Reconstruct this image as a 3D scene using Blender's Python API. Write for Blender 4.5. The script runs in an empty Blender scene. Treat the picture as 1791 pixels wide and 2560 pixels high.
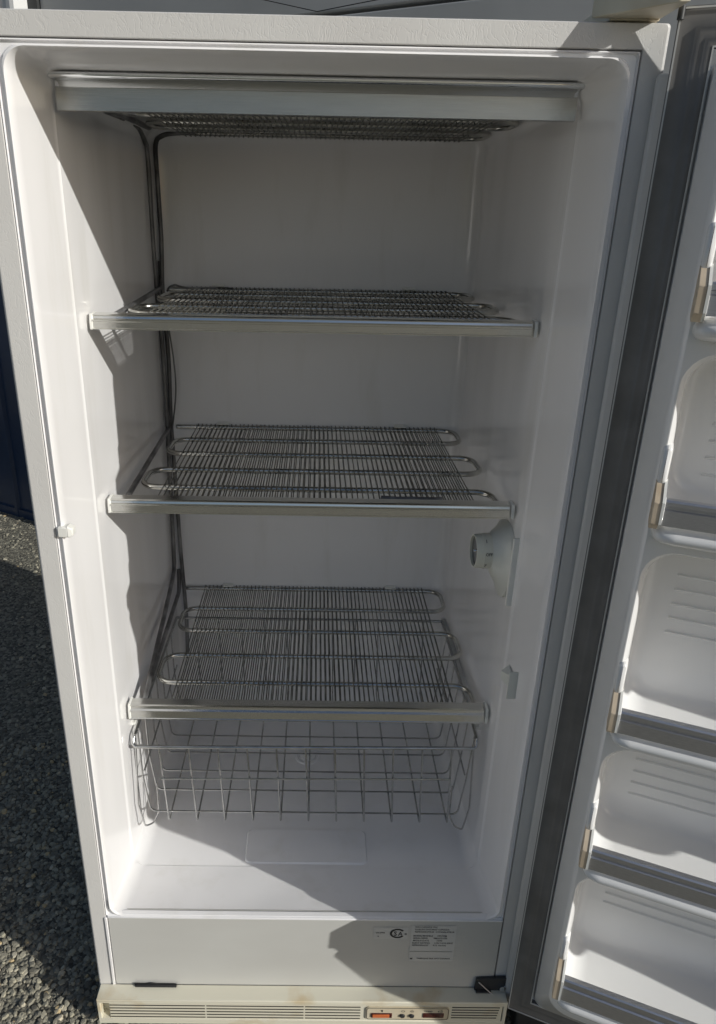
import bpy, bmesh, math, random
from mathutils import Vector, Matrix
random.seed(7)
S = bpy.context.scene
OZ = 1.60                      # ground is z = 0; measurements below are taken from the cabinet top, 1.60 m up

# ------------------------------------------------------------------ camera
cam_d = bpy.data.cameras.new("camera"); cam = bpy.data.objects.new("camera", cam_d)
S.collection.objects.link(cam); S.camera = cam
cam_d.sensor_fit = 'VERTICAL'; cam_d.sensor_height = 36.0
cam_d.lens = 36.0 * 1827.2 / 2560.0
cam_d.shift_x = -(801.86 - 895.5) * -1 / 2560.0 * -1
cam_d.clip_start = 0.05; cam_d.clip_end = 300
def cam_setup(px, py, pz, pitch, yaw, roll):
    f = Vector((math.sin(yaw)*math.cos(pitch), math.cos(yaw)*math.cos(pitch), -math.sin(pitch)))
    r = Vector((math.cos(yaw), -math.sin(yaw), 0)); u = r.cross(f)
    c, s = math.cos(roll), math.sin(roll)
    R = c*r + s*u; U = -s*r + c*u
    M = Matrix((R, U, -f)).transposed().to_4x4(); M.translation = (px, py, pz)
    cam.matrix_world = M
cam_setup(0.0031, -0.92, -0.1944 + OZ, 0.3895, 0.0109, 0.02)

# ------------------------------------------------------------------ light
SUN_TRAVEL = Vector((-1.0, 0.63, -0.523)).normalized()
elev = math.asin(-SUN_TRAVEL.z)
to_sun = -SUN_TRAVEL
W = bpy.data.worlds.new("World"); S.world = W; W.use_nodes = True
nt = W.node_tree; nt.nodes.clear()
sky = nt.nodes.new('ShaderNodeTexSky'); sky.sky_type = 'NISHITA'; sky.sun_disc = False
sky.sun_elevation = elev; sky.dust_density = 2.0; sky.ozone_density = 1.2; sky.air_density = 0.95
sky.sun_rotation = math.atan2(to_sun.x, to_sun.y)
bg = nt.nodes.new('ShaderNodeBackground'); bg.inputs['Strength'].default_value = 0.070
wo = nt.nodes.new('ShaderNodeOutputWorld')
nt.links.new(sky.outputs[0], bg.inputs[0]); nt.links.new(bg.outputs[0], wo.inputs[0])
sd = bpy.data.lights.new("sun", 'SUN'); sd.energy = 3.3; sd.angle = math.radians(0.53); sd.color = (1.0, 0.985, 0.93)
sun = bpy.data.objects.new("sun", sd); S.collection.objects.link(sun)
sun.rotation_euler = SUN_TRAVEL.to_track_quat('-Z', 'Y').to_euler(); sun.location = (4, -3, 4)
S.view_settings.view_transform = 'Standard'; S.view_settings.look = 'None'
S.view_settings.exposure = 0.0; S.view_settings.gamma = 1.0; S.view_settings.use_curve_mapping = False
S.render.engine = 'CYCLES'
S.cycles.max_bounces = 12; S.cycles.diffuse_bounces = 8; S.cycles.glossy_bounces = 6

# ------------------------------------------------------------------ materials
def mat(name, col, rough=0.5, metal=0.0, coat=0.0, spec=0.5):
    m = bpy.data.materials.new(name); m.use_nodes = True
    b = m.node_tree.nodes['Principled BSDF']
    b.inputs['Base Color'].default_value = (*col, 1); b.inputs['Roughness'].default_value = rough
    b.inputs['Metallic'].default_value = metal; b.inputs['Coat Weight'].default_value = coat
    b.inputs['Coat Roughness'].default_value = 0.06
    b.inputs['Specular IOR Level'].default_value = spec
    return m
def N(m, t, **kw):
    n = m.node_tree.nodes.new(t)
    for k, v in kw.items():
        if hasattr(n, k): setattr(n, k, v)
        else: n.inputs[k].default_value = v
    return n
def LK(m, a, b): m.node_tree.links.new(a, b)
def coords(m, scale=(1,1,1)):
    g = N(m, 'ShaderNodeNewGeometry'); mp = N(m, 'ShaderNodeMapping'); mp.inputs['Scale'].default_value = scale
    LK(m, g.outputs['Position'], mp.inputs['Vector']); return mp.outputs[0]
def ramp(m, src, stops):
    r = N(m, 'ShaderNodeValToRGB'); e = r.color_ramp.elements
    while len(e) < len(stops): e.new(0.5)
    for i, (p, c) in enumerate(stops): e[i].position = p; e[i].color = (*c, 1)
    LK(m, src, r.inputs[0]); return r.outputs[0]
def bump(m, height, strength, dist):
    b = N(m, 'ShaderNodeBump'); b.inputs['Strength'].default_value = strength; b.inputs['Distance'].default_value = dist
    LK(m, height, b.inputs['Height']); LK(m, b.outputs[0], m.node_tree.nodes['Principled BSDF'].inputs['Normal']); return b
def vary(m, c0, c1, scale, sc3=(1,1,1), lo=.35, hi=.65, detail=4):
    n = N(m, 'ShaderNodeTexNoise'); n.inputs['Scale'].default_value = scale; n.inputs['Detail'].default_value = detail
    LK(m, coords(m, sc3), n.inputs['Vector'])
    LK(m, ramp(m, n.outputs[0], [(lo, c0), (hi, c1)]), m.node_tree.nodes['Principled BSDF'].inputs['Base Color'])
    return n

# smooth white plastic of the lining: slight waviness, faint grime
M_liner = mat('liner_plastic', (.86,.86,.83), .2, 0, .5)
vary(M_liner, (.862,.856,.862), (.890,.884,.892), 2.0, (1,1,1.6), .3, .7, 2)
_b=M_liner.node_tree.nodes['Principled BSDF']; _src=_b.inputs['Base Color'].links[0].from_socket
_st=N(M_liner,'ShaderNodeTexNoise'); _st.inputs['Scale'].default_value=5; _st.inputs['Detail'].default_value=7; _st.inputs['Roughness'].default_value=.62
LK(M_liner, coords(M_liner,(3.2,3.2,.55)), _st.inputs['Vector'])
_mr=N(M_liner,'ShaderNodeMapRange'); _mr.inputs['From Min'].default_value=.54; _mr.inputs['From Max'].default_value=.74; _mr.inputs['To Max'].default_value=.55; LK(M_liner,_st.outputs[0],_mr.inputs['Value'])
_mx=N(M_liner,'ShaderNodeMix'); _mx.data_type='RGBA'; pass
_mx.inputs[7].default_value=(.77,.76,.735,1); LK(M_liner,_mr.outputs[0],_mx.inputs[0]); LK(M_liner,_src,_mx.inputs[6]); LK(M_liner,_mx.outputs[2],_b.inputs['Base Color'])
n = N(M_liner, 'ShaderNodeTexNoise'); n.inputs['Scale'].default_value = 6; n.inputs['Detail'].default_value = 1; LK(M_liner, coords(M_liner, (1,1,.35)), n.inputs['Vector'])
bump(M_liner, n.outputs[0], .6, .012)
n2 = N(M_liner, 'ShaderNodeTexNoise'); n2.inputs['Scale'].default_value = 5; n2.inputs['Detail'].default_value = 1
LK(M_liner, coords(M_liner), n2.inputs['Vector'])
mr = N(M_liner, 'ShaderNodeMapRange'); mr.inputs['To Min'].default_value = .10; mr.inputs['To Max'].default_value = .19
LK(M_liner, n2.outputs[0], mr.inputs['Value']); LK(M_liner, mr.outputs[0], M_liner.node_tree.nodes['Principled BSDF'].inputs['Roughness'])
M_doorliner = mat('door_liner_plastic', (.82,.82,.815), .24, 0, .25)
n = N(M_doorliner, 'ShaderNodeTexNoise'); n.inputs['Scale'].default_value = 12; LK(M_doorliner, coords(M_doorliner), n.inputs['Vector'])
bump(M_doorliner, n.outputs[0], .2, .003)
# leather-grain painted steel
def leather(name, c0, c1):
    m = mat(name, c0, .42, 0, 0.05)
    vary(m, c0, c1, 5.0)
    w = N(m, 'ShaderNodeTexNoise'); w.inputs['Scale'].default_value = 26; w.inputs['Detail'].default_value = 2
    LK(m, coords(m), w.inputs['Vector'])
    mixv = N(m, 'ShaderNodeVectorMath', operation='MULTIPLY_ADD'); mixv.inputs[1].default_value = (.045,.045,.045)
    LK(m, w.outputs['Color'], mixv.inputs[0]); LK(m, coords(m, (1.5,1,.8)), mixv.inputs[2])
    a = N(m, 'ShaderNodeTexNoise'); a.inputs['Scale'].default_value = 120; a.inputs['Detail'].default_value = 2; a.inputs['Roughness'].default_value = .5
    LK(m, mixv.outputs[0], a.inputs['Vector'])
    # ridges: thin creases where the noise crosses its middle
    s1 = N(m, 'ShaderNodeMath', operation='SUBTRACT'); s1.inputs[1].default_value = .5; LK(m, a.outputs[0], s1.inputs[0])
    s2 = N(m, 'ShaderNodeMath', operation='ABSOLUTE'); LK(m, s1.outputs[0], s2.inputs[0])
    s3 = N(m, 'ShaderNodeMapRange'); s3.inputs['From Min'].default_value = 0; s3.inputs['From Max'].default_value = .05
    s3.inputs['To Min'].default_value = 0; s3.inputs['To Max'].default_value = 1; LK(m, s2.outputs[0], s3.inputs['Value'])
    gate = N(m, 'ShaderNodeTexNoise'); gate.inputs['Scale'].default_value = 45; LK(m, coords(m), gate.inputs['Vector'])
    g2 = N(m, 'ShaderNodeMapRange'); g2.inputs['From Min'].default_value = .50; g2.inputs['From Max'].default_value = .66
    LK(m, gate.outputs[0], g2.inputs['Value'])
    mx = N(m, 'ShaderNodeMath', operation='MAXIMUM'); LK(m, s3.outputs[0], mx.inputs[0]); LK(m, g2.outputs[0], mx.inputs[1])
    bump(m, mx.outputs[0], .18, .0008)
    return m
M_shell = leather('grained_white_paint', (.61,.60,.585), (.65,.645,.63))
M_kick = mat('smooth_white_paint', (.56,.56,.53), .4, 0, .05); vary(M_kick, (.535,.53,.505), (.575,.575,.55), 5, (1,1,2), .3, .7, 3)
M_gasket = mat('grey_vinyl_seal', (.19,.185,.18), .42); vary(M_gasket, (.16,.155,.15), (.21,.205,.20), 18)
M_gasket_lip = mat('pale_vinyl_lip', (.6,.6,.58), .45)
M_tube = mat('satin_coil_tube', (.50,.49,.44), .22, 1.0)
vary(M_tube, (.36,.355,.33), (.60,.595,.56), 25, (1,1,1), .3, .62, 5)
M_wire = mat('dull_steel_wire', (.12,.115,.10), .45, .6); vary(M_wire, (.08,.078,.068), (.24,.235,.21), 40)
M_basket = mat('bright_steel_wire', (.45,.45,.44), .22, .95); vary(M_basket, (.42,.42,.41), (.56,.56,.55), 40)
M_pipe = mat('dark_pipe_sleeve', (.2,.2,.2), .4, .5); vary(M_pipe, (.10,.098,.10), (.32,.32,.325), 22, (1,1,.6), .35, .7)
def brushed(name, c0, c1, r=.32):
    m = mat(name, c0, r, 1.0)
    n = vary(m, c0, c1, 5, (3, 60, 500), .3, .7, 3)
    nb = N(m, 'ShaderNodeTexNoise'); nb.inputs['Scale'].default_value = 8; LK(m, coords(m, (6,150,400)), nb.inputs['Vector'])
    bump(m, nb.outputs[0], .12, .0005)
    return m
M_brush = brushed('brushed_aluminium', (.46,.46,.45), (.60,.60,.585), .27)
M_alu = brushed('extruded_aluminium', (.74,.74,.71), (.86,.86,.83), .13)
M_rail = brushed('satin_rail_aluminium', (.50,.51,.55), (.62,.63,.67), .40)
M_chrome = mat('polished_trim', (.80,.82,.84), .08, 1.0)
M_clip = mat('translucent_white_plastic', (.82,.82,.78), .35)
M_cream = mat('aged_cream_plastic', (.72,.68,.55), .42)
n = vary(M_cream, (.60,.50,.33), (.72,.69,.57), 11, (1,1,1.5), .28, .42, 6)
M_cream2 = mat('cream_hinge_plastic', (.66,.60,.46), .4); vary(M_cream2, (.60,.52,.38), (.68,.63,.50), 20)
M_dark = mat('black_foam', (.02,.02,.022), .9)
M_darkmetal = mat('dark_painted_metal', (.05,.052,.055), .5, .4)
M_slot = mat('slot_shadow_plastic', (.05,.045,.035), .8)
M_tan = mat('tan_plastic', (.6,.5,.38), .45); vary(M_tan, (.52,.42,.30), (.64,.54,.41), 30)
M_black = mat('black_print', (.02,.02,.02), .6)
M_grey = mat('grey_print', (.10,.098,.09), .6)
M_label = mat('silver_label_film', (.60,.60,.58), .35)
M_orange = mat('orange_lens', (.62,.16,.05), .25, 0, .3)
M_red = mat('dark_red_lens', (.07,.012,.01), .2, 0, .3)
M_knobface = mat('smoked_dial_face', (.09,.088,.085), .12, .3, .5)
M_knob = mat('ivory_dial', (.66,.66,.58), .35)
M_housing = mat('pale_housing_plastic', (.70,.71,.66), .35, 0, .1)
# background
M_blue = mat('navy_ribbed_metal', (.02,.05,.13), .35, 0, .2); vary(M_blue, (.017,.036,.078), (.028,.055,.12), 3, (1,1,.3))
M_bluelit = mat('lit_blue_cladding', (.03,.10,.30), .4)  # brighter copy of the navy: light high on the wall put into its colour
M_greywall = mat('grey_door_panel', (.5,.5,.49), .5); vary(M_greywall, (.44,.44,.43), (.54,.54,.525), 2)
M_whitetrim = mat('white_trim', (.72,.72,.72), .45)
# ground
M_asph = mat('coarse_asphalt', (.12,.115,.10), .9)
v = N(M_asph, 'ShaderNodeTexVoronoi'); v.inputs['Scale'].default_value = 130; LK(M_asph, coords(M_asph), v.inputs['Vector'])
LK(M_asph, ramp(M_asph, v.outputs['Color'], [(.15,(.07,.066,.055)), (.5,(.17,.16,.125)), (.9,(.34,.32,.25))]), M_asph.node_tree.nodes['Principled BSDF'].inputs['Base Color'])
v2 = N(M_asph, 'ShaderNodeTexVoronoi'); v2.inputs['Scale'].default_value = 130; v2.feature = 'F1'; LK(M_asph, coords(M_asph), v2.inputs['Vector'])
inv = N(M_asph, 'ShaderNodeMath', operation='SUBTRACT'); inv.inputs[0].default_value = 1; LK(M_asph, v2.outputs['Distance'], inv.inputs[1])
bump(M_asph, inv.outputs[0], .8, .006)
M_stone = mat('aggregate_stone', (.25,.23,.18), .85)
at = N(M_stone, 'ShaderNodeAttribute'); at.attribute_name = 'tone'
LK(M_stone, ramp(M_stone, at.outputs['Fac'], [(0,(.14,.13,.105)), (.4,(.27,.252,.20)), (.8,(.40,.375,.285)), (.97,(.56,.51,.40)), (1,(.55,.43,.25))]), M_stone.node_tree.nodes['Principled BSDF'].inputs['Base Color'])
n = N(M_stone, 'ShaderNodeTexNoise'); n.inputs['Scale'].default_value = 300; LK(M_stone, coords(M_stone), n.inputs['Vector']); bump(M_stone, n.outputs[0], .5, .002)

# ------------------------------------------------------------------ helpers
def link(o): S.collection.objects.link(o); return o
def obj(name, verts, faces, m, parent=None, smooth=False, bevel=0, seg=2, sub=0, angle=35, xf=None):
    """verts in scene metres measured from cabinet top (z up); origin put at the mesh's base centre"""
    P = [Vector(xf(*v)) if xf else Vector(v) for v in verts]
    P = [Vector((p.x, p.y, p.z + OZ)) for p in P]
    lo = Vector([min(p[i] for p in P) for i in range(3)]); hi = Vector([max(p[i] for p in P) for i in range(3)])
    org = Vector(((lo.x+hi.x)/2, (lo.y+hi.y)/2, lo.z))
    me = bpy.data.meshes.new(name); me.from_pydata([p - org for p in P], [], faces)
    bm = bmesh.new(); bm.from_mesh(me); bmesh.ops.recalc_face_normals(bm, faces=bm.faces); bm.to_mesh(me); bm.free()
    me.materials.append(m)
    o = link(bpy.data.objects.new(name, me))
    setparent(o, parent, org)
    if bevel:
        b = o.modifiers.new('bevel', 'BEVEL'); b.width = bevel; b.segments = seg; b.limit_method = 'ANGLE'; b.angle_limit = math.radians(angle)
        b.harden_normals = False
    if sub:
        s = o.modifiers.new('sub', 'SUBSURF'); s.levels = sub; s.render_levels = sub
    if smooth or bevel:
        me.shade_smooth()
        if not sub: 
            try: me.set_sharp_from_angle(angle=math.radians(angle))
            except Exception: pass
    return o
WL = {}
def setparent(o, parent, world):
    WL[o.name] = Vector(world)
    if parent: o.parent = parent; o.location = Vector(world) - WL[parent.name]
    else: o.location = world
def empty(name, loc, label, cat, group=None):
    o = link(bpy.data.objects.new(name, None)); o.empty_display_size = .05
    setparent(o, None, Vector((loc[0], loc[1], loc[2] + OZ))); tag(o, label, cat, group); return o
def tag(o, label=None, cat=None, group=None, kind=None):
    if label: o['label'] = label
    if cat: o['category'] = cat
    if group: o['group'] = group
    if kind: o['kind'] = kind
    return o
def dup(o, world, parent):
    c = o.copy(); link(c); setparent(c, parent, world); return c
def box(x0,x1,y0,y1,z0,z1):
    v = [(x0,y0,z0),(x1,y0,z0),(x1,y1,z0),(x0,y1,z0),(x0,y0,z1),(x1,y0,z1),(x1,y1,z1),(x0,y1,z1)]
    return v, [(0,3,2,1),(4,5,6,7),(0,1,5,4),(1,2,6,5),(2,3,7,6),(3,0,4,7)]
def join(*parts):
    V=[];F=[]
    for v,f in parts:
        k=len(V); V+=list(v); F+=[tuple(i+k for i in q) for q in f]
    return V,F
def extrude_x(profile, x0, x1):
    """closed (y,z) profile swept along x"""
    n=len(profile); V=[(x0,y,z) for y,z in profile]+[(x1,y,z) for y,z in profile]
    F=[(i,(i+1)%n,n+(i+1)%n,n+i) for i in range(n)]+[tuple(range(n-1,-1,-1)),tuple(range(n,2*n))]
    return V,F
def rr(x0,x1,z0,z1,r,k=6):
    """rounded rectangle loop in (x,z)"""
    out=[]
    for cx,cz,a0 in ((x1-r,z1-r,0),(x0+r,z1-r,90),(x0+r,z0+r,180),(x1-r,z0+r,270)):
        for i in range(k+1):
            a=math.radians(a0+90*i/k); out.append((cx+r*math.cos(a), cz+r*math.sin(a)))
    return out
def loft(loops, cap0=False, cap1=False):
    n=len(loops[0]); V=[p for L in loops for p in L]; F=[]
    for j in range(len(loops)-1):
        for i in range(n):
            F.append((j*n+i, j*n+(i+1)%n, (j+1)*n+(i+1)%n, (j+1)*n+i))
    if cap0: F.append(tuple(range(n)))
    if cap1: F.append(tuple(range((len(loops)-1)*n, len(loops)*n)))
    return V,F
def tube(path, r, k=8, closed=False):
    """tube along 3D points"""
    P=[Vector(p) for p in path]; n=len(P); V=[];F=[]
    up=None
    for i,p in enumerate(P):
        if closed: t=(P[(i+1)%n]-P[i-1])
        else: t=(P[min(i+1,n-1)]-P[max(i-1,0)])
        t.normalize()
        if up is None: up=Vector((0,0,1)) if abs(t.z)<.9 else Vector((0,1,0))
        s=t.cross(up); s.normalize(); up=s.cross(t); up.normalize()
        for j in range(k):
            a=2*math.pi*j/k; V.append(tuple(p+r*(math.cos(a)*s+math.sin(a)*up)))
    m=n if closed else n-1
    for i in range(m):
        for j in range(k):
            a=i*k+j;b=i*k+(j+1)%k;c=((i+1)%n)*k+(j+1)%k;d=((i+1)%n)*k+j
            F.append((a,b,c,d))
    if not closed: F+= [tuple(range(k-1,-1,-1)), tuple((n-1)*k+j for j in range(k))]
    return V,F
def fillet(pts, r, k=6):
    """round the corners of a polyline"""
    P=[Vector(p) for p in pts]; out=[P[0]]
    for i in range(1,len(P)-1):
        a=(P[i-1]-P[i]); b=(P[i+1]-P[i]); la,lb=a.length,b.length; a.normalize(); b.normalize()
        ang=a.angle(b); d=min(r/math.tan(ang/2), la*.49, lb*.49)
        p0=P[i]+a*d; p1=P[i]+b*d
        for j in range(k+1):
            t=j/k; out.append((1-t)**2*p0+2*t*(1-t)*P[i]+t*t*p1) if ang<math.radians(60) else out.append(arcpt(P[i],a,b,d,ang,t))
    out.append(P[-1]); return [tuple(p) for p in out]
def arcpt(c,a,b,d,ang,t):
    R=d*math.tan(ang/2); bis=(a+b).normalized(); o=c+bis*(d/math.cos(ang/2))
    v0=c+a*d-o; v1=c+b*d-o; th=v0.angle(v1)
    if th<1e-5: return c+a*d
    return o+(math.sin((1-t)*th)*v0+math.sin(t*th)*v1)/math.sin(th)
def text(body, size, m, parent, fn, name='lettering', align='LEFT', sx=1.0):
    """flat lettering: fn maps (u,v) to scene coords"""
    cu=bpy.data.curves.new('t','FONT'); cu.body=body; cu.size=size; cu.align_x=align; cu.resolution_u=2; cu.offset=size*.012
    o=bpy.data.objects.new('t',cu); link(o)
    dg=bpy.context.evaluated_depsgraph_get(); me=bpy.data.meshes.new_from_object(o.evaluated_get(dg))
    V=[fn(v.co.x*sx,v.co.y) for v in me.vertices]; F=[tuple(p.vertices) for p in me.polygons]
    bpy.data.objects.remove(o); bpy.data.curves.remove(cu); bpy.data.meshes.remove(me)
    return obj(name, V, F, m, parent)

# ================================================================== SETTING
g = obj('ground', [(-40,-40,-1.60),(40,-40,-1.60),(40,60,-1.60),(-40,60,-1.60)], [(0,1,2,3)], M_asph); tag(g, kind='structure')
# aggregate: real chips where the camera can see them
def chips(n, x0,x1,y0,y1, smin,smax, seed):
    rnd=random.Random(seed); V=[];F=[];T=[]
    for _ in range(n):
        x=rnd.uniform(x0,x1); y=rnd.uniform(y0,y1)
        s=smin+(smax-smin)*rnd.random()**6.0
        k=rnd.choice((5,6,7)); a0=rnd.random()*6.28; el=rnd.uniform(.6,1.0); rot=rnd.random()*3.14
        h=min(s,.012)*rnd.uniform(.3,.6); b=len(V); tone=min(1,max(0,rnd.gauss(.5,.27))); tx,ty=rnd.uniform(-.25,.25),rnd.uniform(-.25,.25)
        ring=[]
        for j in range(k):
            a=a0+6.283*j/k+rnd.uniform(-.25,.25); rr_=s*rnd.uniform(.8,1.1)*.5
            u=rr_*math.cos(a); w=rr_*el*math.sin(a)
            ring.append((u*math.cos(rot)-w*math.sin(rot), u*math.sin(rot)+w*math.cos(rot)))
        for (u,w) in ring: V.append((x+u,y+w,-1.602)); T.append(tone)
        for (u,w) in ring: V.append((x+u*.68,y+w*.68,-1.602+h+tx*u*.6+ty*w*.6)); T.append(tone)
        V.append((x,y,-1.602+h*1.08)); T.append(tone)
        for j in range(k):
            j2=(j+1)%k
            F.append((b+j,b+j2,b+k+j2,b+k+j)); F.append((b+k+j,b+k+j2,b+2*k))
    return V,F,T
A=chips(30000,-1.05,-.30,-.12,.75,.0025,.021,1)
B=chips(9000,-1.9,-.4,.75,2.75,.005,.026,2)
C=chips(1500,.30,.95,-.12,.25,.003,.016,3)
D_=chips(2500,-.4,.4,-.14,.04,.003,.014,4)
V=[];F=[];T=[]
for a,b,c in (A,B,C,D_):
    k=len(V); V+=a; F+=[tuple(i+k for i in f) for f in b]; T+=c
ag=obj('loose_aggregate', V, F, M_stone); tag(ag, 'coarse tan and grey stone chips set in the asphalt beside the freezer', 'gravel', kind='stuff')
attr=ag.data.attributes.new('tone','FLOAT','POINT'); attr.data.foreach_set('value', T)

# wall behind: plane through P0 along tdir
WP=Vector((-1.349,2.347,0)); WT=Vector((.87,-.49,0)).normalized(); WN=Vector((-WT.y*-1,0,0))
WN=Vector((-.49,-.87,0)).normalized()       # towards the camera
def wl(s,d,z):  p=WP+WT*s+WN*d; return (p.x,p.y,z)
wall=empty('blue_metal_building', wl(0.2,-.1,-1.60), 'dark navy ribbed metal building standing in shade behind the freezer', 'building')
ribs=[]
o=obj('wall', *join(box(-4.0,.262,-.12,0,-1.60,1.3)), M_blue, wall, xf=lambda x,y,z: wl(x,y,z))
for i in range(22):
    s=-3.9+i*.19
    if s>.2: break
    r=obj('wall_rib', [(s-.018,.0,-1.6),(s+.018,.0,-1.6),(s+.009,.016,-1.6),(s-.009,.016,-1.6),(s-.018,.0,.1),(s+.018,.0,.1),(s+.009,.016,.1),(s-.009,.016,.1)],
          [(0,1,2,3),(4,5,6,7),(0,1,5,4),(1,2,6,5),(2,3,7,6),(3,0,4,7)], M_blue, wall, xf=lambda x,y,z: wl(x,y,z))
obj('lit_wall_band', *box(-4.0,.255,.0,.05,.30,1.2), M_bluelit, wall, xf=lambda x,y,z: wl(x,y,z))['label']='band high on the building wall, its blue brightened as if lit'
obj('base_flashing', *box(-4.0,.262,.0,.012,-1.6,-1.56), M_blue, wall, xf=lambda x,y,z: wl(x,y,z))
prof=[(.258,.0),(.258,.055),(.272,.06),(.285,.05),(.30,.045),(.312,.06),(.33,.06),(.345,.055),(.352,.0)]
post=obj('white_downpipe', *loft([[wl(s,d,-1.6) for s,d in prof],[wl(s,d,1.3) for s,d in prof]],True,True), M_whitetrim)
tag(post,'ribbed white vertical trim post between blue wall and grey panel','trim post')
gd=empty('grey_garage_door', wl(1.8,-.05,-1.6), 'large dull grey panelled door behind the freezer top, in shade', 'garage door')
obj('frame', *box(.353,.40,-.10,.0,-1.6,1.3), M_darkmetal, gd, xf=lambda x,y,z: wl(x,y,z))
zz=-1.6
for i in range(6):
    obj('panel', *box(.40,6.0,-.08,-.012,zz+.004,zz+.48), M_greywall, gd, xf=lambda x,y,z: wl(x,y,z), bevel=.006); zz+=.484
cb=obj('thin_cable', *tube([wl(.9,.02,.50),wl(1.55,.02,.338),wl(1.67,.02,.345),wl(1.8,.02,.352),wl(2.3,.02,.45)],.0013,6), M_dark)
tag(cb,'thin dark cable running along the grey panels above the freezer','cable')

# ================================================================== FREEZER
fz=empty('upright_freezer', (0,.4,-1.60), 'white upright freezer with its door swung open, lit by low sun from the right', 'freezer')
# painted cabinet
L=[]
def R3(x0,x1,z0,z1,r,y,k=6): return [(x,y,z) for x,z in rr(x0,x1,z0,z1,r,k)]
e=.0
L.append(R3(-.38,.38,-1.55,0,.004,.83))
L.append(R3(-.38,.38,-1.55,0,.004,.007))
for i in range(1,5):
    a=math.radians(90*i/4); rad=.005
    ins=rad*(1-math.cos(a)); y=.007-rad*math.sin(a)*1.3
    L.append(R3(-.38+ins,.38-ins,-1.55+ins,0-ins*.4,.004,y))
L.append(R3(-.3525,.3535,-1.524,-.0245,.002,.0015))
L.append(R3(-.3515,.3525,-1.523,-.0255,.0015,.003))
L.append(R3(-.3515,.3525,-1.523,-.0255,.0015,.03))
V,F=loft(L,True)
_s=obj('cabinet_shell', V, F, M_shell, fz, smooth=True, angle=80); _w=_s.modifiers.new('wn','WEIGHTED_NORMAL'); _w.weight=100; _w.keep_sharp=True
# liner
L=[]
zb=-1.3465
def LR(x, zt, zbm, r, y): return R3(-x,x,zbm,zt,r,y,8)
L.append(LR(.3515,-.0268,zb+.0005,.002,.012))
L.append(LR(.3513,-.0270,zb+.0005,.002,.0035))
L.append(LR(.3500,-.0285,zb-.0016,.004,.0020))
L.append(LR(.3488,-.0295,zb-.0016,.006,.0055))
L.append(LR(.3445,-.0325,zb-.0015,.018,.0055))
L.append(LR(.3435,-.0332,zb-.0010,.022,.0012))
L.append(LR(.3420,-.0342,zb-.0004,.025,.0006))
L.append(LR(.3405,-.0352,zb-.0002,.026,.0040))
L.append(LR(.3390,-.0370,zb-.004,.026,.018))
L.append(LR(.3335,-.0440,-1.366,.026,.120))
L.append(LR(.3330,-.0445,-1.3665,.026,.1265))
L.append(LR(.3318,-.0455,-1.3693,.026,.1285))
L.append(LR(.3317,-.0456,-1.3694,.026,.136))
L.append(LR(.3260,-.0480,-1.372,.030,.40))
L.append(LR(.3215,-.0490,-1.375,.034,.615))
for i in range(1,6):
    a=math.radians(90*i/5); rad=.030
    ins=rad*(1-math.cos(a)); L.append(LR(.3215-ins,-.049-ins,-1.375+ins,.034,.615+rad*math.sin(a)+.02*0))
V,F=loft(L,False,True)
liner=obj('inner_liner', V, F, M_liner, fz, smooth=True, angle=28)
BACK=.645
# kick panel
kp=obj('kick_panel', *box(-.3475,.3505,.0005,.02,-1.5225,-1.3500), M_kick, fz, bevel=.0015)
obj('side_bead', *box(-.3535,-.3485,-.0012,.01,-1.523,-1.3505), M_liner, kp, bevel=.001)
obj('seam_bead', *box(-.3475,.3505,-.0008,.008,-1.3510,-1.3478), M_liner, kp, bevel=.0008)
# floor pad and drain
pad=rr(-.121,.121,.135,.222,.012,5)
pv=[(x,y,-1.3705) for x,y in pad]+[(x*.975,.1785+(y-.1785)*.93,-1.3665) for x,y in pad]; n_=len(pad)
obj('floor_pad', pv, [(i,(i+1)%n_,n_+(i+1)%n_,n_+i) for i in range(n_)]+[tuple(range(n_,2*n_))], M_liner, fz, smooth=True)
def disc(cx,cy,z0,prof,k=28):
    V=[];F=[]
    for r,z in prof:
        for j in range(k):
            a=6.2832*j/k; V.append((cx+r*math.cos(a),cy+r*math.sin(a),z0+z))
    m=len(prof)
    for i in range(m-1):
        for j in range(k): F.append((i*k+j,i*k+(j+1)%k,(i+1)*k+(j+1)%k,(i+1)*k+j))
    F.append(tuple((m-1)*k+j for j in range(k)))
    return V,F
dr=obj('drain', *disc(-.001,.445,-1.3735,[(.030,0),(.029,.003),(.024,.0035),(.022,.001),(.019,.001),(.0185,.005),(.012,.0055)]), M_liner, fz, smooth=True)
obj('plug', *disc(-.001,.445,-1.3735,[(.012,.005),(.011,.008),(.006,.0082),(.004,.006)],20), M_clip, dr, smooth=True)

# ---------------------------------------------------------------- trim across the top
tr=obj('top_trim', *extrude_x([(.120,-.0560),(.120,-.0822),(.125,-.0832),(.125,-.0805),(.1225,-.0795),(.1225,-.0560)],-.3255,.3255), M_brush, fz)
obj('polished_lip', *extrude_x([(.094,-.0432),(.0915,-.0450),(.0915,-.0485),(.095,-.0505),(.1100,-.0512),(.1130,-.0525),(.1190,-.0572),(.1215,-.0565),(.1215,-.0470),(.11,-.0432)],-.3245,.3245), M_chrome, tr, bevel=.0012, angle=20, seg=3)

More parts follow.
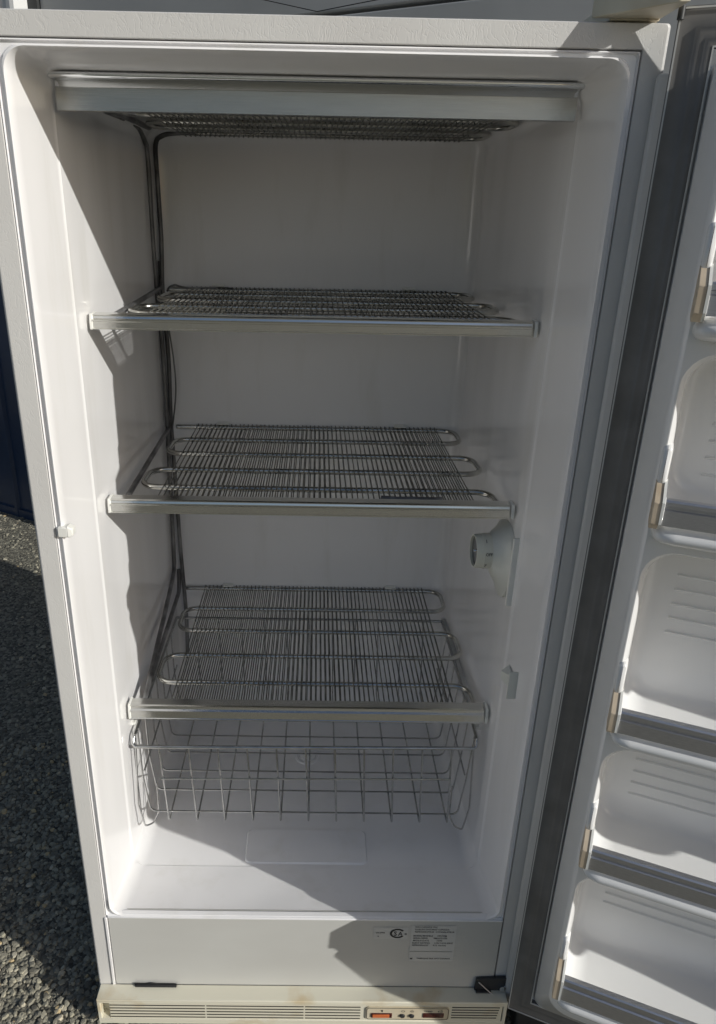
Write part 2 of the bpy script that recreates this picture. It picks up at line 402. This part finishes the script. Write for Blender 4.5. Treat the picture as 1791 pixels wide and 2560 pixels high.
# ---------------------------------------------------------------- refrigerated shelves
TY=[.640,.5436,.4478,.3527,.2593]
TR_=.0051
wire_me={}
def shelf(zt, front, label, bar=True, bz=None):
    sh=link(bpy.data.objects.new('coil_shelf',None)); sh.empty_display_size=.05; setparent(sh,fz,Vector((0,.4,zt+OZ))); sh['label']=label
    xr,xl=.304,-.284
    jr=random.Random(int(abs(zt)*1000))
    def pt(x,y): return (x+jr.uniform(-.0012,.0012),y,zt+jr.uniform(-.0008,.0008))
    y=TY
    path=[((-.232 if not bar else -.300),y[0],zt),(xr+.006,y[0],zt),(xr+.006,y[1],zt),(xl-.002,y[1],zt),(xl-.002,y[2],zt),(xr+.010,y[2],zt),(xr+.010,y[3],zt),(xl-.010,y[3],zt),(xl-.010,y[4],zt),(xr+.004,y[4],zt),(xr+.006,.172,zt-.001)]
    P=fillet(path,.030,7)
    obj('coil_tube', *tube(P,TR_,10), M_tube, sh, smooth=True, angle=60)
    # wires, two layers
    yr=y[0]+.0065; yf=.170
    def wire(x,dz,ln):
        key=round(ln,4)
        if key not in wire_me:
            o=obj('shelf_wire', *tube([(0,0,0),(0,ln,0)],.00108,5), M_wire, sh, smooth=True, angle=60); wire_me[key]=(o.data)
            o.data.transform(Matrix.Translation((0,0,0)))
            setparent(o,sh,Vector((x,yf+ln/2,zt+dz-.001+OZ))); return o
        o=link(bpy.data.objects.new('shelf_wire',wire_me[key])); setparent(o,sh,Vector((x,yf+ln/2,zt+dz-.001+OZ))); return o
    nW=58; jj=.0004
    for i in range(nW):
        x=-.252+i*(.520/(nW-1))
        o=wire(x+jr.uniform(-jj,jj),TR_+.0006,yr-yf); 
        o=wire(x+.0022+jr.uniform(-jj,jj),-TR_-.0006,yr-yf)
    # rear clips on the back wall
    for x in (-.198,.192):
        obj('rear_clip', *join(box(x-.0125,x+.0125,y[0]-.008,BACK+.001,zt+.0075,zt+.0105),box(x-.0125,x+.0125,BACK-.0035,BACK+.001,zt-.006,zt+.0125)), M_clip, sh, bevel=.001)
    # return tube along the left wall
    P=fillet([(-.312,.628,zt+.055),(-.312,.622,zt+.004),(-.306,.22,zt-.001),(-.300,.175,zt-.001)],.03,5)
    obj('return_tube', *tube(P,.0048,8), M_pipe, sh, smooth=True, angle=60)
    if bar:
        t,b=bz; h=t-b
        pr=[(.166,b),(.166,b+.0012),(.1675,b+.0022),(.1675,b+h*.50),(.1655,b+h*.56),(.1655,b+h*.64),(.169,b+h*.72),(.170,b+h*.86),(.168,t-.0012),(.171,t),(.188,t+.0005),(.188,t-.002),(.176,b+.003),(.176,b)]
        o=obj('front_bar', *extrude_x(pr,-.3215,.3195), M_alu, sh)
        for s in (-1,1):
            x0=s*.3222; x1=s*.3262
            q=[(.1665,b-.0008),(.1665,b+h*.62),(.169,t+.0006),(.192,t+.001),(.192,b-.0008)]
            V,F=extrude_x(q,min(x0,x1),max(x0,x1)+(.0008)); obj('end_cap', V,F, M_clip, sh, bevel=.001)
    return sh
shelf(-.0600,.17,'topmost coil shelf under the ceiling, seen from below',False)
shelf(-.3465,.17,'upper coil shelf seen almost edge on',True,(-.3372,-.3585))
shelf(-.6370,.17,'middle coil shelf above the control dial',True,(-.6250,-.6475))
shelf(-1.0376,.17,'lowest coil shelf just above the wire basket',True,(-1.0235,-1.0525))
# risers in the back left corner
def wob(pts,r,name,m,par,seed,amp=.003):
    rnd=random.Random(seed); P=[]
    for i,(x,y,z) in enumerate(pts):
        P.append((x+rnd.uniform(-amp,amp),y+rnd.uniform(-amp,amp)*.5,z))
    Q=[]
    for i in range(len(P)-1):
        p0=Vector(P[max(i-1,0)]);p1=Vector(P[i]);p2=Vector(P[i+1]);p3=Vector(P[min(i+2,len(P)-1)])
        for k in range(5):
            t=k/5; Q.append(tuple(.5*((2*p1)+(-p0+p2)*t+(2*p0-5*p1+4*p2-p3)*t*t+(-p0+3*p1-3*p2+p3)*t**3)))
    Q.append(P[-1]); return obj(name,*tube(Q,r,9),m,par,smooth=True,angle=60)
rp=wob([(-.3185,.600,-.085),(-.3185,.604,-.10),(-.3185,.606,-.14),(-.318,.606,-.22),(-.317,.607,-.33),(-.315,.606,-.45),(-.314,.606,-.60),(-.315,.605,-.75),(-.316,.603,-.88),(-.316,.600,-.93)],.0047,'riser_pipe',M_pipe,fz,3,.0015)
wob([(-.228,.6400,-.0600),(-.270,.6395,-.0605),(-.296,.637,-.066),(-.306,.632,-.082),(-.308,.624,-.14),(-.307,.623,-.25),(-.309,.622,-.35),(-.306,.624,-.48),(-.307,.624,-.62),(-.306,.624,-.78),(-.305,.622,-.92),(-.300,.62,-1.1),(-.302,.618,-1.22)],.0046,'riser_pipe',M_pipe,fz,5,.0015)
wob([(-.3185,.600,-.086),(-.3200,.55,-.064),(-.322,.45,-.058),(-.322,.25,-.058)],.0047,'riser_pipe',M_pipe,fz,6,.0003)
wob([(-.316,.600,-.93),(-.315,.585,-.965),(-.312,.50,-.985),(-.308,.35,-1.01),(-.302,.19,-1.036)],.0047,'riser_pipe',M_pipe,fz,9,.0003)
wob([(-.309,.618,-.34),(-.300,.618,-.42),(-.293,.617,-.49),(-.2935,.616,-.55),(-.301,.616,-.61),(-.306,.616,-.64)],.0016,'sensor_lead',M_pipe,fz,8,.0008)
obj('cable_tie', *tube([(-.311+.014*math.cos(a/8*6.283),.612+.012*math.sin(a/8*6.283),-.770) for a in range(8)],.0022,6,True), M_clip, fz, smooth=True)
# frost-dark wool of cable on the upper shelf rear-left
wob([(-.295,.60,-.3460),(-.294,.615,-.3400),(-.284,.625,-.3370),(-.274,.622,-.3390),(-.262,.615,-.3405),(-.235,.61,-.3400),(-.20,.622,-.3405),(-.165,.606,-.3400)],.0022,'sensor_lead',M_pipe,fz,11,.001)
# tag lying at the front of the middle shelf
obj('wire_splice', *tube([(.115,.205,-.6290),(.14,.198,-.6275),(.165,.20,-.628),(.19,.197,-.6275),(.215,.203,-.629)],.0036,7), M_pipe, fz, smooth=True)

# ---------------------------------------------------------------- thermostat on the right wall
# half-dome tapering from a pointed oval base on the wall to the dial stem
base=[]; 
K=28
cy,cz=.185,-.735
dial_c=Vector((.2945,.187,-.714)); dax=Vector((-1,-.03,.0)).normalized()
def ring(c,ax,ry,rz,k=K,point=0):
    ax=ax.normalized(); s=Vector((0,0,1)); s=(s-ax*s.dot(ax)).normalized(); t=ax.cross(s)
    return [tuple(c+t*ry*math.cos(6.2832*i/k)+s*rz*math.sin(6.2832*i/k)*(1+point*(1 if math.sin(6.2832*i/k)<0 else 0))) for i in range(k)]
wallx=.3305
lo_=[ring(Vector((wallx,.200,-.722)),Vector((-1,0,0)),.062,.056,point=.45),
     ring(Vector((wallx-.006,.200,-.722)),Vector((-1,0,0)),.061,.055,point=.45),
     ring(Vector((wallx-.014,.198,-.721)),Vector((-1,0,0)),.047,.045,point=.30),
     ring(Vector((wallx-.026,.193,-.718)),Vector((-1,0,0)),.035,.036,point=.12),
     ring(dial_c-dax*.004,dax,.028,.028)]
V,F=loft(lo_,True,True)
th=obj('thermostat_housing', V,F, M_housing, fz, smooth=True, angle=40); th['label']='pale tapering housing on the right wall below the middle shelf'
obj('wall_plate', *box(.3225,.3335,.134,.140,-.790,-.668), M_clip, th, bevel=.001)
lo_=[ring(dial_c-dax*.004,dax,.028,.030),ring(dial_c+dax*.002,dax,.0283,.0303),ring(dial_c+dax*.010,dax,.028,.030),ring(dial_c+dax*.0105,dax,.0272,.0292),ring(dial_c+dax*.021,dax,.0266,.0286),ring(dial_c+dax*.0225,dax,.0258,.0278),ring(dial_c+dax*.0225,dax,.0240,.0260),ring(dial_c+dax*.018,dax,.0238,.0257)]
V,F=loft(lo_,True,True); dl=obj('control_dial', V,F, M_knob, fz, smooth=True, angle=35); dl['label']='ivory round temperature dial marked OFF and 7'
obj('dial_face', *loft([ring(dial_c+dax*.0183,dax,.0236,.0255),ring(dial_c+dax*.0189,dax,.0230,.0249)],True,True), M_knobface, dl, smooth=True)
obj('dial_screw', *loft([ring(dial_c+dax*.0189,dax,.0035,.0035,10),ring(dial_c+dax*.0215,dax,.0028,.0028,10)],True,True), M_chrome, dl, smooth=True)
s_=(Vector((0,0,1))-dax*dax.z).normalized(); t_=dax.cross(s_)
if t_.y>0: t_=-t_
def dialtext(body,ang,size,off=.006):
    def fn(u,v):
        a=ang+ v/.0275
        rad=t_*math.cos(a)*.0285+s_*math.sin(a)*.0306
        p=dial_c+dax*(.0085-u)+rad*1.003
        return tuple(p)
    text(body,size,M_black,dl,fn,'numeral')
dialtext('OFF',math.radians(6),.0065); dialtext('7',math.radians(-38),.0085); dialtext('6',math.radians(-66),.0085); dialtext('1',math.radians(48),.0085)
# little stop clip on the right wall, bumper tab on the left flange
obj('wall_stop', *join(([(.3325,.068,-.885),(.3355,.068,-.915),(.3345,.108,-.905),(.3335,.108,-.885),(.318,.100,-.892),(.319,.100,-.908)],[(0,1,2,3),(0,4,5,1),(3,4,0),(1,5,2),(2,5,4,3)]),box(.322,.3365,.064,.0685,-.922,-.872)), M_housing, fz, bevel=.0008)
obj('bumper_tab', *join(box(-.347,-.333,-.0035,.012,-.615,-.600),([(-.334,-.004,-.616),(-.3265,-.001,-.613),(-.3265,-.001,-.603),(-.334,-.004,-.598),(-.334,.012,-.616),(-.3265,.012,-.613),(-.3265,.012,-.603),(-.334,.012,-.598)],[(0,1,2,3),(4,5,6,7),(0,1,5,4),(1,2,6,5),(2,3,7,6),(3,0,4,7)])), M_clip, fz, bevel=.0015)
obj('hinge_hole', *box(-.3445,-.3425,.0015,.008,-1.330,-1.312), M_dark, fz)

# ---------------------------------------------------------------- rating label and certification mark on the kick panel
YL=-.0002
def flat(x0,x1,z0,z1,y): return [(x0,y,z0),(x1,y,z0),(x1,y,z1),(x0,y,z1)],[(0,1,2,3)]
def T(body,x,z,size,par,m=M_black,sx=1.0,sl=-.03):
    text(body,size,m,par,lambda u,v:(x+u+v*-.02,YL-.0006,z+v+sl*u*.0), 'lettering',sx=sx)
lab=obj('rating_label', *flat(.1895,.270,-1.4530,-1.3615,YL), M_label, fz); lab['label']='silver rating label with rows of small print on the kick panel'
rows=[("WCI CANADA INC.",-1.3665,.196),("GUELPH ONTARIO CANADA",-1.3725,.196),("REFRIGERATEUR  CONGELATEUR",-1.3785,.196),
      ("MODEL/MODELE      CFU20M",-1.3885,.194),("SERIAL/SERIE        0M20771035",-1.3945,.194),("MANUF.DATE          10/90",-1.4005,.194),("ELECT RATING      115V 5.0 A 60HZ",-1.4065,.193),("REFRIGERANT      R12  0.6 KG",-1.4125,.193)]
for b_,z_,x_ in rows: T(b_,x_,z_,.0047,lab)
obj('rule', *flat(.190,.267,-1.4272,-1.4265,YL-.0006), M_grey, lab)
T("FABRIQUE PAR WCI CANADA",.204,-1.4465,.0045,lab); T("■" if False else "M",.1915,-1.4475,.006,lab,M_black)
lb2=obj('certification_label', *flat(.123,.184,-1.396,-1.367,YL), M_label, fz); lb2['label']='small silver certification label beside the rating label'
T("LR-2708",.127,-1.3815,.0046,lb2); T("R",.130,-1.3905,.0045,lb2)
def arcring(cx,cz,r0,r1,a0,a1,k=26):
    V=[];F=[]
    for i in range(k+1):
        a=math.radians(a0+(a1-a0)*i/k)
        V+= [(cx+r0*math.cos(a)*1.18,YL-.0006,cz+r0*math.sin(a)),(cx+r1*math.cos(a)*1.18,YL-.0006,cz+r1*math.sin(a))]
    for i in range(k): F.append((2*i,2*i+1,2*i+3,2*i+2))
    return V,F
obj('logo_ring', *arcring(.1655,-1.3815,.0084,.0117,38,322), M_black, lb2)
text("S",.0150,M_black,lb2,lambda u,v:(.1585+u+v*.0,YL-.0007,-1.3868+v),'logo_letter',sx=.9)
text("A",.0140,M_black,lb2,lambda u,v:(.1665+u+v*.0,YL-.0007,-1.3866+v),'logo_letter',sx=.85)
T("®",.178,-1.385,.006,lb2,M_black)
obj('foam_strip', [(-.313,.0,-1.5225),(-.313,-.004,-1.5135),(-.29,-.004,-1.5155),(-.277,-.004,-1.5125),(-.262,-.004,-1.5155),(-.233,-.004,-1.5165),(-.233,.0,-1.5225)],[(0,1,2,3,4,5,6)],M_dark,fz)
obj('foam_edge', *box(-.311,-.235,-.006,-.001,-1.5225,-1.5168), M_dark, fz, bevel=.001)

# ---------------------------------------------------------------- base grille
gr=link(bpy.data.objects.new('base_grille',None)); setparent(gr,fz,Vector((0,-.02,-1.60+OZ))); gr['label']='aged cream plastic base grille with vents and indicator panel'
# top ledge (slopes down towards the front), front frame with recessed louvre field
gx0,gx1=-.376,.372
V,F=join(
 extrude_x([(.0,-1.5215),(.0,-1.5275),(-.028,-1.5275),(-.031,-1.5245),(-.030,-1.5205)],gx0,gx1),
 extrude_x([(-.030,-1.5240),(-.0305,-1.5300),(-.024,-1.5310),(-.020,-1.5240)],gx0,gx1),
 extrude_x([(-.0305,-1.5715),(-.0305,-1.5850),(-.010,-1.5850),(-.010,-1.5715)],gx0,gx1),
 box(gx0,gx0+.0065,-.0303,.0,-1.5850,-1.5260), box(gx1-.0065,gx1,-.0303,.0,-1.5850,-1.5260))
obj('grille_frame', V,F, M_cream, gr, bevel=.0012)
obj('vent_field', *box(-.3545,.3640,-.0290,-.010,-1.5725,-1.5285), M_cream, gr, bevel=.001)
obj('end_recess', *box(-.3695,-.3545,-.012,-.008,-1.5725,-1.5275), M_cream, gr)
segs=[(-.353,-.180),(-.177,.0),(.003,.104)]
for a,b in segs:
    for k in range(5):
        z=-1.5362-k*.00775
        obj('vent_slot', *box(a,b,-.0296,-.0285,z-.0011,z+.0011), M_slot, gr)
for k in range(5):
    z=-1.5345-k*.00705
    obj('vent_slot', *box(.2715,.3590-.001*k,-.0296,-.0285,z-.0010,z+.0010), M_slot, gr)
# indicator panel
ip=obj('indicator_panel', *(lambda o_,i_:loft([[(x,-.0292,z) for x,z in o_],[(x,-.0315,z) for x,z in o_]],False,True))(rr(.114,.2665,-1.5660,-1.5330,.006,5),0), M_cream2, gr)
o_=rr(.1150,.2655,-1.5650,-1.5340,.0055,5); i_=rr(.1161,.2644,-1.5639,-1.5351,.0045,5)
n_=len(o_); obj('outline', [(x,-.0319,z) for x,z in o_]+[(x,-.0319,z) for x,z in i_],[(i,(i+1)%n_,n_+(i+1)%n_,n_+i) for i in range(n_)],M_black,ip)
obj('pilot_light', *box(.1235,.162,-.0335,-.031,-1.5590,-1.5478), M_red, ip, bevel=.0008)
obj('lens', *box(.126,.157,-.0345,-.0332,-1.5575,-1.5490), M_orange, ip, bevel=.0015)
obj('alarm_window', *box(.2185,.257,-.0330,-.031,-1.5585,-1.5470), M_red, ip, bevel=.0006)
for x in (.181,.198):
    obj('button', [(x+.005*math.cos(6.2832*i/16),-.0325,-1.5535+.0045*math.sin(6.2832*i/16)) for i in range(16)]+[(x+.0042*math.cos(6.2832*i/16),-.0345,-1.5535+.0038*math.sin(6.2832*i/16)) for i in range(16)],[(i,(i+1)%16,16+(i+1)%16,16+i) for i in range(16)]+[tuple(range(16,32))],M_darkmetal,ip)
YP=-.0320
text("TEMP",.0052,M_grey,ip,lambda u,v:(.2200+u,YP,-1.5440+v),'lettering',sx=1.3)
for cx in (.182,.1985):
    obj('symbol', [(cx+r*math.cos(6.2832*i/14),YP,-1.5425+r*.8*math.sin(6.2832*i/14)) for r in (.0024,.0032) for i in range(14)],[(i,(i+1)%14,14+(i+1)%14,14+i) for i in range(14)],M_grey,ip)
obj('symbol', [(.1985-.0003,YP,-1.5405),(.1985+.0003,YP,-1.5405),(.1985+.0003,YP,-1.5445),(.1985-.0003,YP,-1.5445)],[(0,1,2,3)],M_grey,ip)
obj('symbol', [(.1430,YP,-1.5445),(.1412,YP,-1.5405),(.1438,YP,-1.5392),(.1455,YP,-1.5405),(.1446,YP,-1.5415),(.1450,YP,-1.5445)],[(0,1,2,3,4,5)],M_black,ip)
obj('symbol', [(.2450,YP,-1.5420),(.2480,YP,-1.5395),(.2480,YP,-1.5450)],[(0,1,2)],M_grey,ip)
for r in (.003,.0045,.006):
    pts=[(.2480+ (r+d)*math.cos(math.radians(a)),YP,-1.5422+(r+d)*.8*math.sin(math.radians(a))) for d in (0,.0006) for a in range(-60,61,20)]
    obj('symbol', pts,[(i,i+1,8+i,7+i) for i in range(6)],M_grey,ip)

# ---------------------------------------------------------------- hinges
hc=obj('hinge_cover', *join(
   extrude_x([(.004,.0015),(.004,.0090),(.030,.020),(.12,.020),(.12,.0015)],.3125,.3665),
   ([(.292,.004,.0025),(.367,.004,.0035),(.369,-.060,.0055),(.358,-.060,.0045),(.292,.004,.026),(.367,.004,.026),(.369,-.060,.026),(.358,-.060,.024)],[(0,3,2,1),(4,5,6,7),(0,1,5,4),(1,2,6,5),(2,3,7,6),(3,0,4,7)])), M_cream2, fz, bevel=.0012)
hc['label']='cream plastic cover over the top hinge'
obj('hinge_pin', *tube([(.374,-.03,-.004),(.374,-.03,.008)],.0035,12), M_darkmetal, hc, smooth=True)
hb=obj('bottom_hinge', *join(([(.317,-.001,-1.492),(.375,-.001,-1.488),(.375,-.001,-1.560),(.337,-.001,-1.528),(.315,-.001,-1.526),(.317,-.006,-1.492),(.375,-.006,-1.488),(.375,-.006,-1.560),(.337,-.006,-1.528),(.315,-.006,-1.526)],[(0,1,2,3,4),(5,6,7,8,9),(0,1,6,5),(1,2,7,6),(2,3,8,7),(3,4,9,8),(4,0,5,9)]),
box(.317,.345,-.012,-.006,-1.527,-1.518)), M_darkmetal, fz, bevel=.0006)
obj('hinge_arm', *tube([(.320,-.010,-1.494),(.372,-.016,-1.548)],.0012,6), M_rail, hb)
obj('hinge_bolt', *tube([(.366,-.006,-1.512),(.366,-.010,-1.512)],.006,10), M_chrome, hb, smooth=True)
obj('roller_foot', *join(box(.392,.47,-.03,.06,-1.60,-1.530),box(.30,.38,.02,.10,-1.60,-1.54)), M_darkmetal, fz, bevel=.004)
obj('front_foot', *tube([(-.33,.05,-1.60),(-.33,.05,-1.55)],.018,14), M_darkmetal, fz, smooth=True)

# ================================================================== DOOR (hinged to the freezer), local frame: w along the door, p out of its inner face
DT=Vector((.92,-.39,0)).normalized(); DN=Vector((DT.y,-DT.x,0)); DO=Vector((.376,-.020,0))
def dx(w,p,z): v_=DO+DT*w+DN*p; return (v_.x,v_.y,z)
door=link(bpy.data.objects.new('door',None)); setparent(door,fz,Vector((DO.x,DO.y,-1.5+OZ))); door['label']='open freezer door with storage bins, hinged on the right'
DW=.735
def notched(w0,w1,p0,p1,z0,z1,wn,zn):  # notch at the hinge end is added so sun passes onto the header corner
    q=[(w0,z0),(w1,z0),(w1,z1),(wn,z1),(wn,zn),(w0,zn)]
    V=[(w,p0,z) for w,z in q]+[(w,p1,z) for w,z in q]
    return V,[(i,(i+1)%6,6+(i+1)%6,6+i) for i in range(6)]+[tuple(range(6)),tuple(range(6,12))]
obj('door_shell', *notched(-.012,DW+.012,-.058,-.010,-1.545,.020,.11,-.048), M_shell, door, xf=dx, bevel=.005, seg=3)
obj('inner_pan', *notched(.0,DW,-.0105,.001,-1.540,.006,.105,-.045), M_liner, door, xf=dx)
# gasket: mitred frame with ridges
gp=[(0,0.001),(0,.0068),(.0022,.0076),(.0045,.0064),(.0185,.0070),(.0210,.0088),(.0250,.0084),(.0290,.0082),(.0315,.0096),(.0350,.0096),(.0378,.0085),(.0390,.001)]
V=[];F=[]
for u,p in gp:
    for (w,z) in ((0+u,-1.538+u),(DW-u,-1.538+u),(DW-u,.0085-u),(0+u,.0085-u)): V.append((w,p,z))
for i in range(len(gp)-1):
    for j in range(4): F.append((i*4+j,i*4+(j+1)%4,(i+1)*4+(j+1)%4,(i+1)*4+j))
ga=obj('gasket', V,F, M_gasket, door, xf=dx, smooth=True, angle=50)
for u0,h in ((.0012,.0086),(.0372,.0100)):
    V=[]
    for u,p in ((u0,h-.002),(u0+.0016,h-.002),(u0+.0016,h),(u0,h)):
        for (w,z) in ((u,-1.538+u),(DW-u,-1.538+u),(DW-u,.0085-u),(u,.0085-u)): V.append((w,p,z))
    F=[(i*4+j,i*4+(j+1)%4,((i+1)%4)*4+(j+1)%4,((i+1)%4)*4+j) for i in range(4) for j in range(4)]
    obj('seal_lip', V,F, M_gasket_lip, ga, xf=dx)
# moulded liner: a tapered block with bins cut out of it
def mesh_bm(V,F):
    bm=bmesh.new(); vs=[bm.verts.new(v) for v in V]
    for f in F: bm.faces.new([vs[i] for i in f])
    bmesh.ops.recalc_face_normals(bm,faces=bm.faces); me=bpy.data.meshes.new('tmp'); bm.to_mesh(me); bm.free(); return me
PB=.142
def dl_loop(w0,w1,z0,z1,r,p,k=6): return [(w,p,z) for w,z in rr(w0,w1,z0,z1,r,k)]
E0,E1=.0405,DW-.0405
blk=[dl_loop(E0,E1,-1.505,-.033,.020,.0),dl_loop(E0,E1,-1.505,-.036,.022,.005),dl_loop(E0+.002,E1-.002,-1.502,-.040,.022,.009),
     dl_loop(E0+.0155,E1-.0155,-1.325,-.064,.03,PB-.008),dl_loop(E0+.0175,E1-.0175,-1.322,-.067,.03,PB-.003),dl_loop(E0+.021,E1-.021,-1.318,-.0705,.03,PB)]
V,F=loft(blk,True,True); base_me=mesh_bm(V,F)
bo=link(bpy.data.objects.new('tmpblk',base_me))
bins=[(-.085,-.288),(-.3233,-.508),(-.5435,-.795),(-.817,-1.014),(-1.035,-1.276)]
cut=[]
bm=bmesh.new()
for zt_,zf_ in bins:
    r=.034; w0,w1=.0690,DW-.0690
    def LL(ins,p,rr_=r): return [(w,p,z) for w,z in rr(w0+ins,w1-ins,zf_+ins*.7,zt_-ins*.9,max(rr_-ins*.2,.01),7)]
    lo=[LL(-.0075,PB+.01),LL(-.0065,PB+.0005),LL(-.003,PB-.0035),LL(-.0008,PB-.009),LL(.0005,PB-.016),LL(.006,.055),LL(.010,.046),LL(.017,.041),LL(.024,.040)]
    V,F=loft(lo,True,True); me=mesh_bm(V,F); bm.from_mesh(me)
me=bpy.data.meshes.new('cut'); bm.to_mesh(me); bm.free()
co=link(bpy.data.objects.new('tmpcut',me))
md=bo.modifiers.new('b','BOOLEAN'); md.operation='DIFFERENCE'; md.object=co; md.solver='EXACT'
dg=bpy.context.evaluated_depsgraph_get(); ev=bpy.data.meshes.new_from_object(bo.evaluated_get(dg))
V=[tuple(v.co) for v in ev.vertices]; F=[tuple(p.vertices) for p in ev.polygons]
bpy.data.objects.remove(bo); bpy.data.objects.remove(co)
dlin=obj('door_liner', V,F, M_doorliner, door, xf=dx, smooth=True, angle=32)
# ribs pressed into the bin backs
for (zt_,zf_),ribs_ in zip(bins,[[-.12,-.14,-.16,-.18],[-.413,-.433,-.453,-.474],[-.608,-.628,-.649,-.669,-.690],[-.878,-.898,-.919,-.939,-.959],[-1.137,-1.157,-1.176]]):
    for z in ribs_:
        obj('rib', [(.112,.0395,z-.0028),(DW-.112,.0395,z-.0028),(DW-.112,.0425,z),(.112,.0425,z),(.112,.0395,z+.0022),(DW-.112,.0395,z+.0022)],[(0,1,2,3),(3,2,5,4),(0,3,4),(1,5,2)],M_doorliner,dlin,xf=dx)
# rolled ledges between the bins
for za in (-.280,-.499,-.7725,-.9955,-1.254):
    zc=za-.0145; hh=.0135; lo=[]
    for w,sc in ((.0640,.20),(.0655,.55),(.069,.80),(.076,.94),(.088,1),(DW-.088,1),(DW-.076,.94),(DW-.069,.80),(DW-.0655,.55),(DW-.064,.20)):
        lo.append([(w,PB-.008+(.0365*sc)*math.cos(math.radians(a)),zc+hh*sc*math.sin(math.radians(a))) for a in range(-100,101,20)]+[(w,PB-.018,zc+hh*sc*.9),(w,PB-.018,zc-hh*sc*.9)])
    V,F=loft(lo,True,True); obj('ledge', V,F, M_doorliner, dlin, xf=dx, smooth=True, angle=60)
# rails with end brackets
rails=[(-.2485,-.2800),(-.4690,-.4990),(-.7410,-.7725),(-.9610,-.9955),(-1.2110,-1.2540)]
for k,((t,b),(zt_,zf_)) in enumerate(zip(rails,bins)):
    h=t-b
    pr=[(p_+.021,z_) for p_,z_ in ((.1460,b),(.1478,b+.0008),(.1478,b+h*.60),(.1455,b+h*.64),(.1455,b+h*.74),(.1480,b+h*.78),(.1480,t-.002),(.1462,t),(.1390,t),(.1390,t-.0018),(.1440,t-.003),(.1440,b+.002),(.141,b))]
    V,F=extrude_x(pr,.0715,DW-.0715)
    rl=obj('bin_rail', V,F, M_rail, door, xf=dx)
    for s in (0,1):
        def mw(a): return a if s==0 else DW-a
        q=[(.128,t+.010),(.142,t+.014),(.1710,t-.004),(.1725,b+.002),(.161,b-.007),(.128,b-.003)]
        V=[(mw(.0592),p,z) for p,z in q]+[(mw(.0680),p*1.0,z) for p,z in q]; n_=len(q)
        F=[(i,(i+1)%n_,n_+(i+1)%n_,n_+i) for i in range(n_)]+[tuple(range(n_)),tuple(range(n_,2*n_))]
        obj('end_bracket', V,F, M_tan, rl, xf=dx, bevel=.001)
        V=[(mw(.0678),p+.0006,z+.001) for p,z in q]+[(mw(.0706),p+.0006,z+.001) for p,z in q]
        obj('bracket_cheek', V,F, M_clip, rl, xf=dx)
        # raised shoulder of the liner above the bracket
        zs=t+.012; 
        obj('shoulder', *loft([dl_loop(mw(.0640)-.0050 ,mw(.0640)+.0060,zs-.004,zs+.042,.005,PB-.012,3),dl_loop(mw(.0640)-.0045 ,mw(.0640)+.0055,zs-.004,zs+.040,.005,PB+.002,3),dl_loop(mw(.0640)-.0028,mw(.0640)+.0036,zs-.002,zs+.037,.0035,PB+.005,3)],True,True), M_doorliner, dlin, xf=dx, smooth=True, angle=60)

# ================================================================== WIRE BASKET
bk=empty('wire_basket', (-.003,.38,-1.295), 'bright steel wire basket standing on the freezer floor below the lowest shelf', 'basket')
br=.0018
xs=[-.273+i*.0540 for i in range(11)]
yF,yB=.160,.583; zT,zB=-1.110,-1.292
def rim():
    P=fillet([(-.3215,.175,-1.075),(-.3215,.160,-1.108),(-.3215,.157,-1.112)],.01,3)
# top rim front bar with end loops
P=fillet([(-.316,.585,-1.088),(-.319,.24,-1.090),(-.3205,.172,-1.094),(-.3225,.160,-1.110),(.3115,.160,-1.104),(.313,.172,-1.091),(.313,.24,-1.088),(.313,.585,-1.088)],.008,4)
obj('top_rim', *tube(P,.0033,9), M_basket, bk, smooth=True, angle=60)
obj('top_rim', *tube([(-.316,.585,-1.088),(.313,.585,-1.088)],.0033,9), M_basket, bk, smooth=True, angle=60)
for x in xs:
    xb=x+.003 if x<0 else x+.003
    P=fillet([(x-.001,yF+.001,zT+.004),(xb+.0035,yF+.006,zB),(xb+.004,yB-.004,zB+.001),(x+.002,yB,-1.089)],.006,4)
    obj('long_wire', *tube(P,br,6), M_basket, bk, smooth=True, angle=60)
for i,(y) in enumerate((.187,.245,.300,.356,.411,.466,.522)):
    P=fillet([(-.3180,y,-1.090),(-.316,y,-1.20),(-.306,y,zB+.003),(.2965,y,zB+.003),(.306,y,-1.20),(.313,y,-1.089)],.014,5)
    obj('cross_wire', *tube(P,br,6), M_basket, bk, smooth=True, angle=60)
obj('front_mid_wire', *tube([(-.2745,yF-.0005,-1.1835),(.2695,yF-.0005,-1.177)],br,6), M_basket, bk, smooth=True, angle=60)
for s in (-1,1):
    xx=-.3185 if s<0 else .3085
    P=fillet([(xx,.172,-1.090),(xx+.004*-s*-1,.163,-1.25),(xx-.004*s,.168,-1.310),(xx-.016*s,.185,-1.318),(xx-.024*s,.20,-1.305),(xx-.022*s,.21,-1.24)],.012,4)
    obj('side_loop', *tube(P,br,6), M_basket, bk, smooth=True, angle=60)
    obj('side_mid_wire', *tube([(xx-.006*s,.187,-1.19),(xx-.006*s,.54,-1.19)],br,6), M_basket, bk, smooth=True, angle=60)
    # runner rails carrying the basket belong to the liner
    obj('basket_runner', *box(min(xx+.006*s,xx+.016*s),max(xx+.006*s,xx+.016*s),.20,.60,-1.094,-1.088), M_clip, fz, bevel=.001)
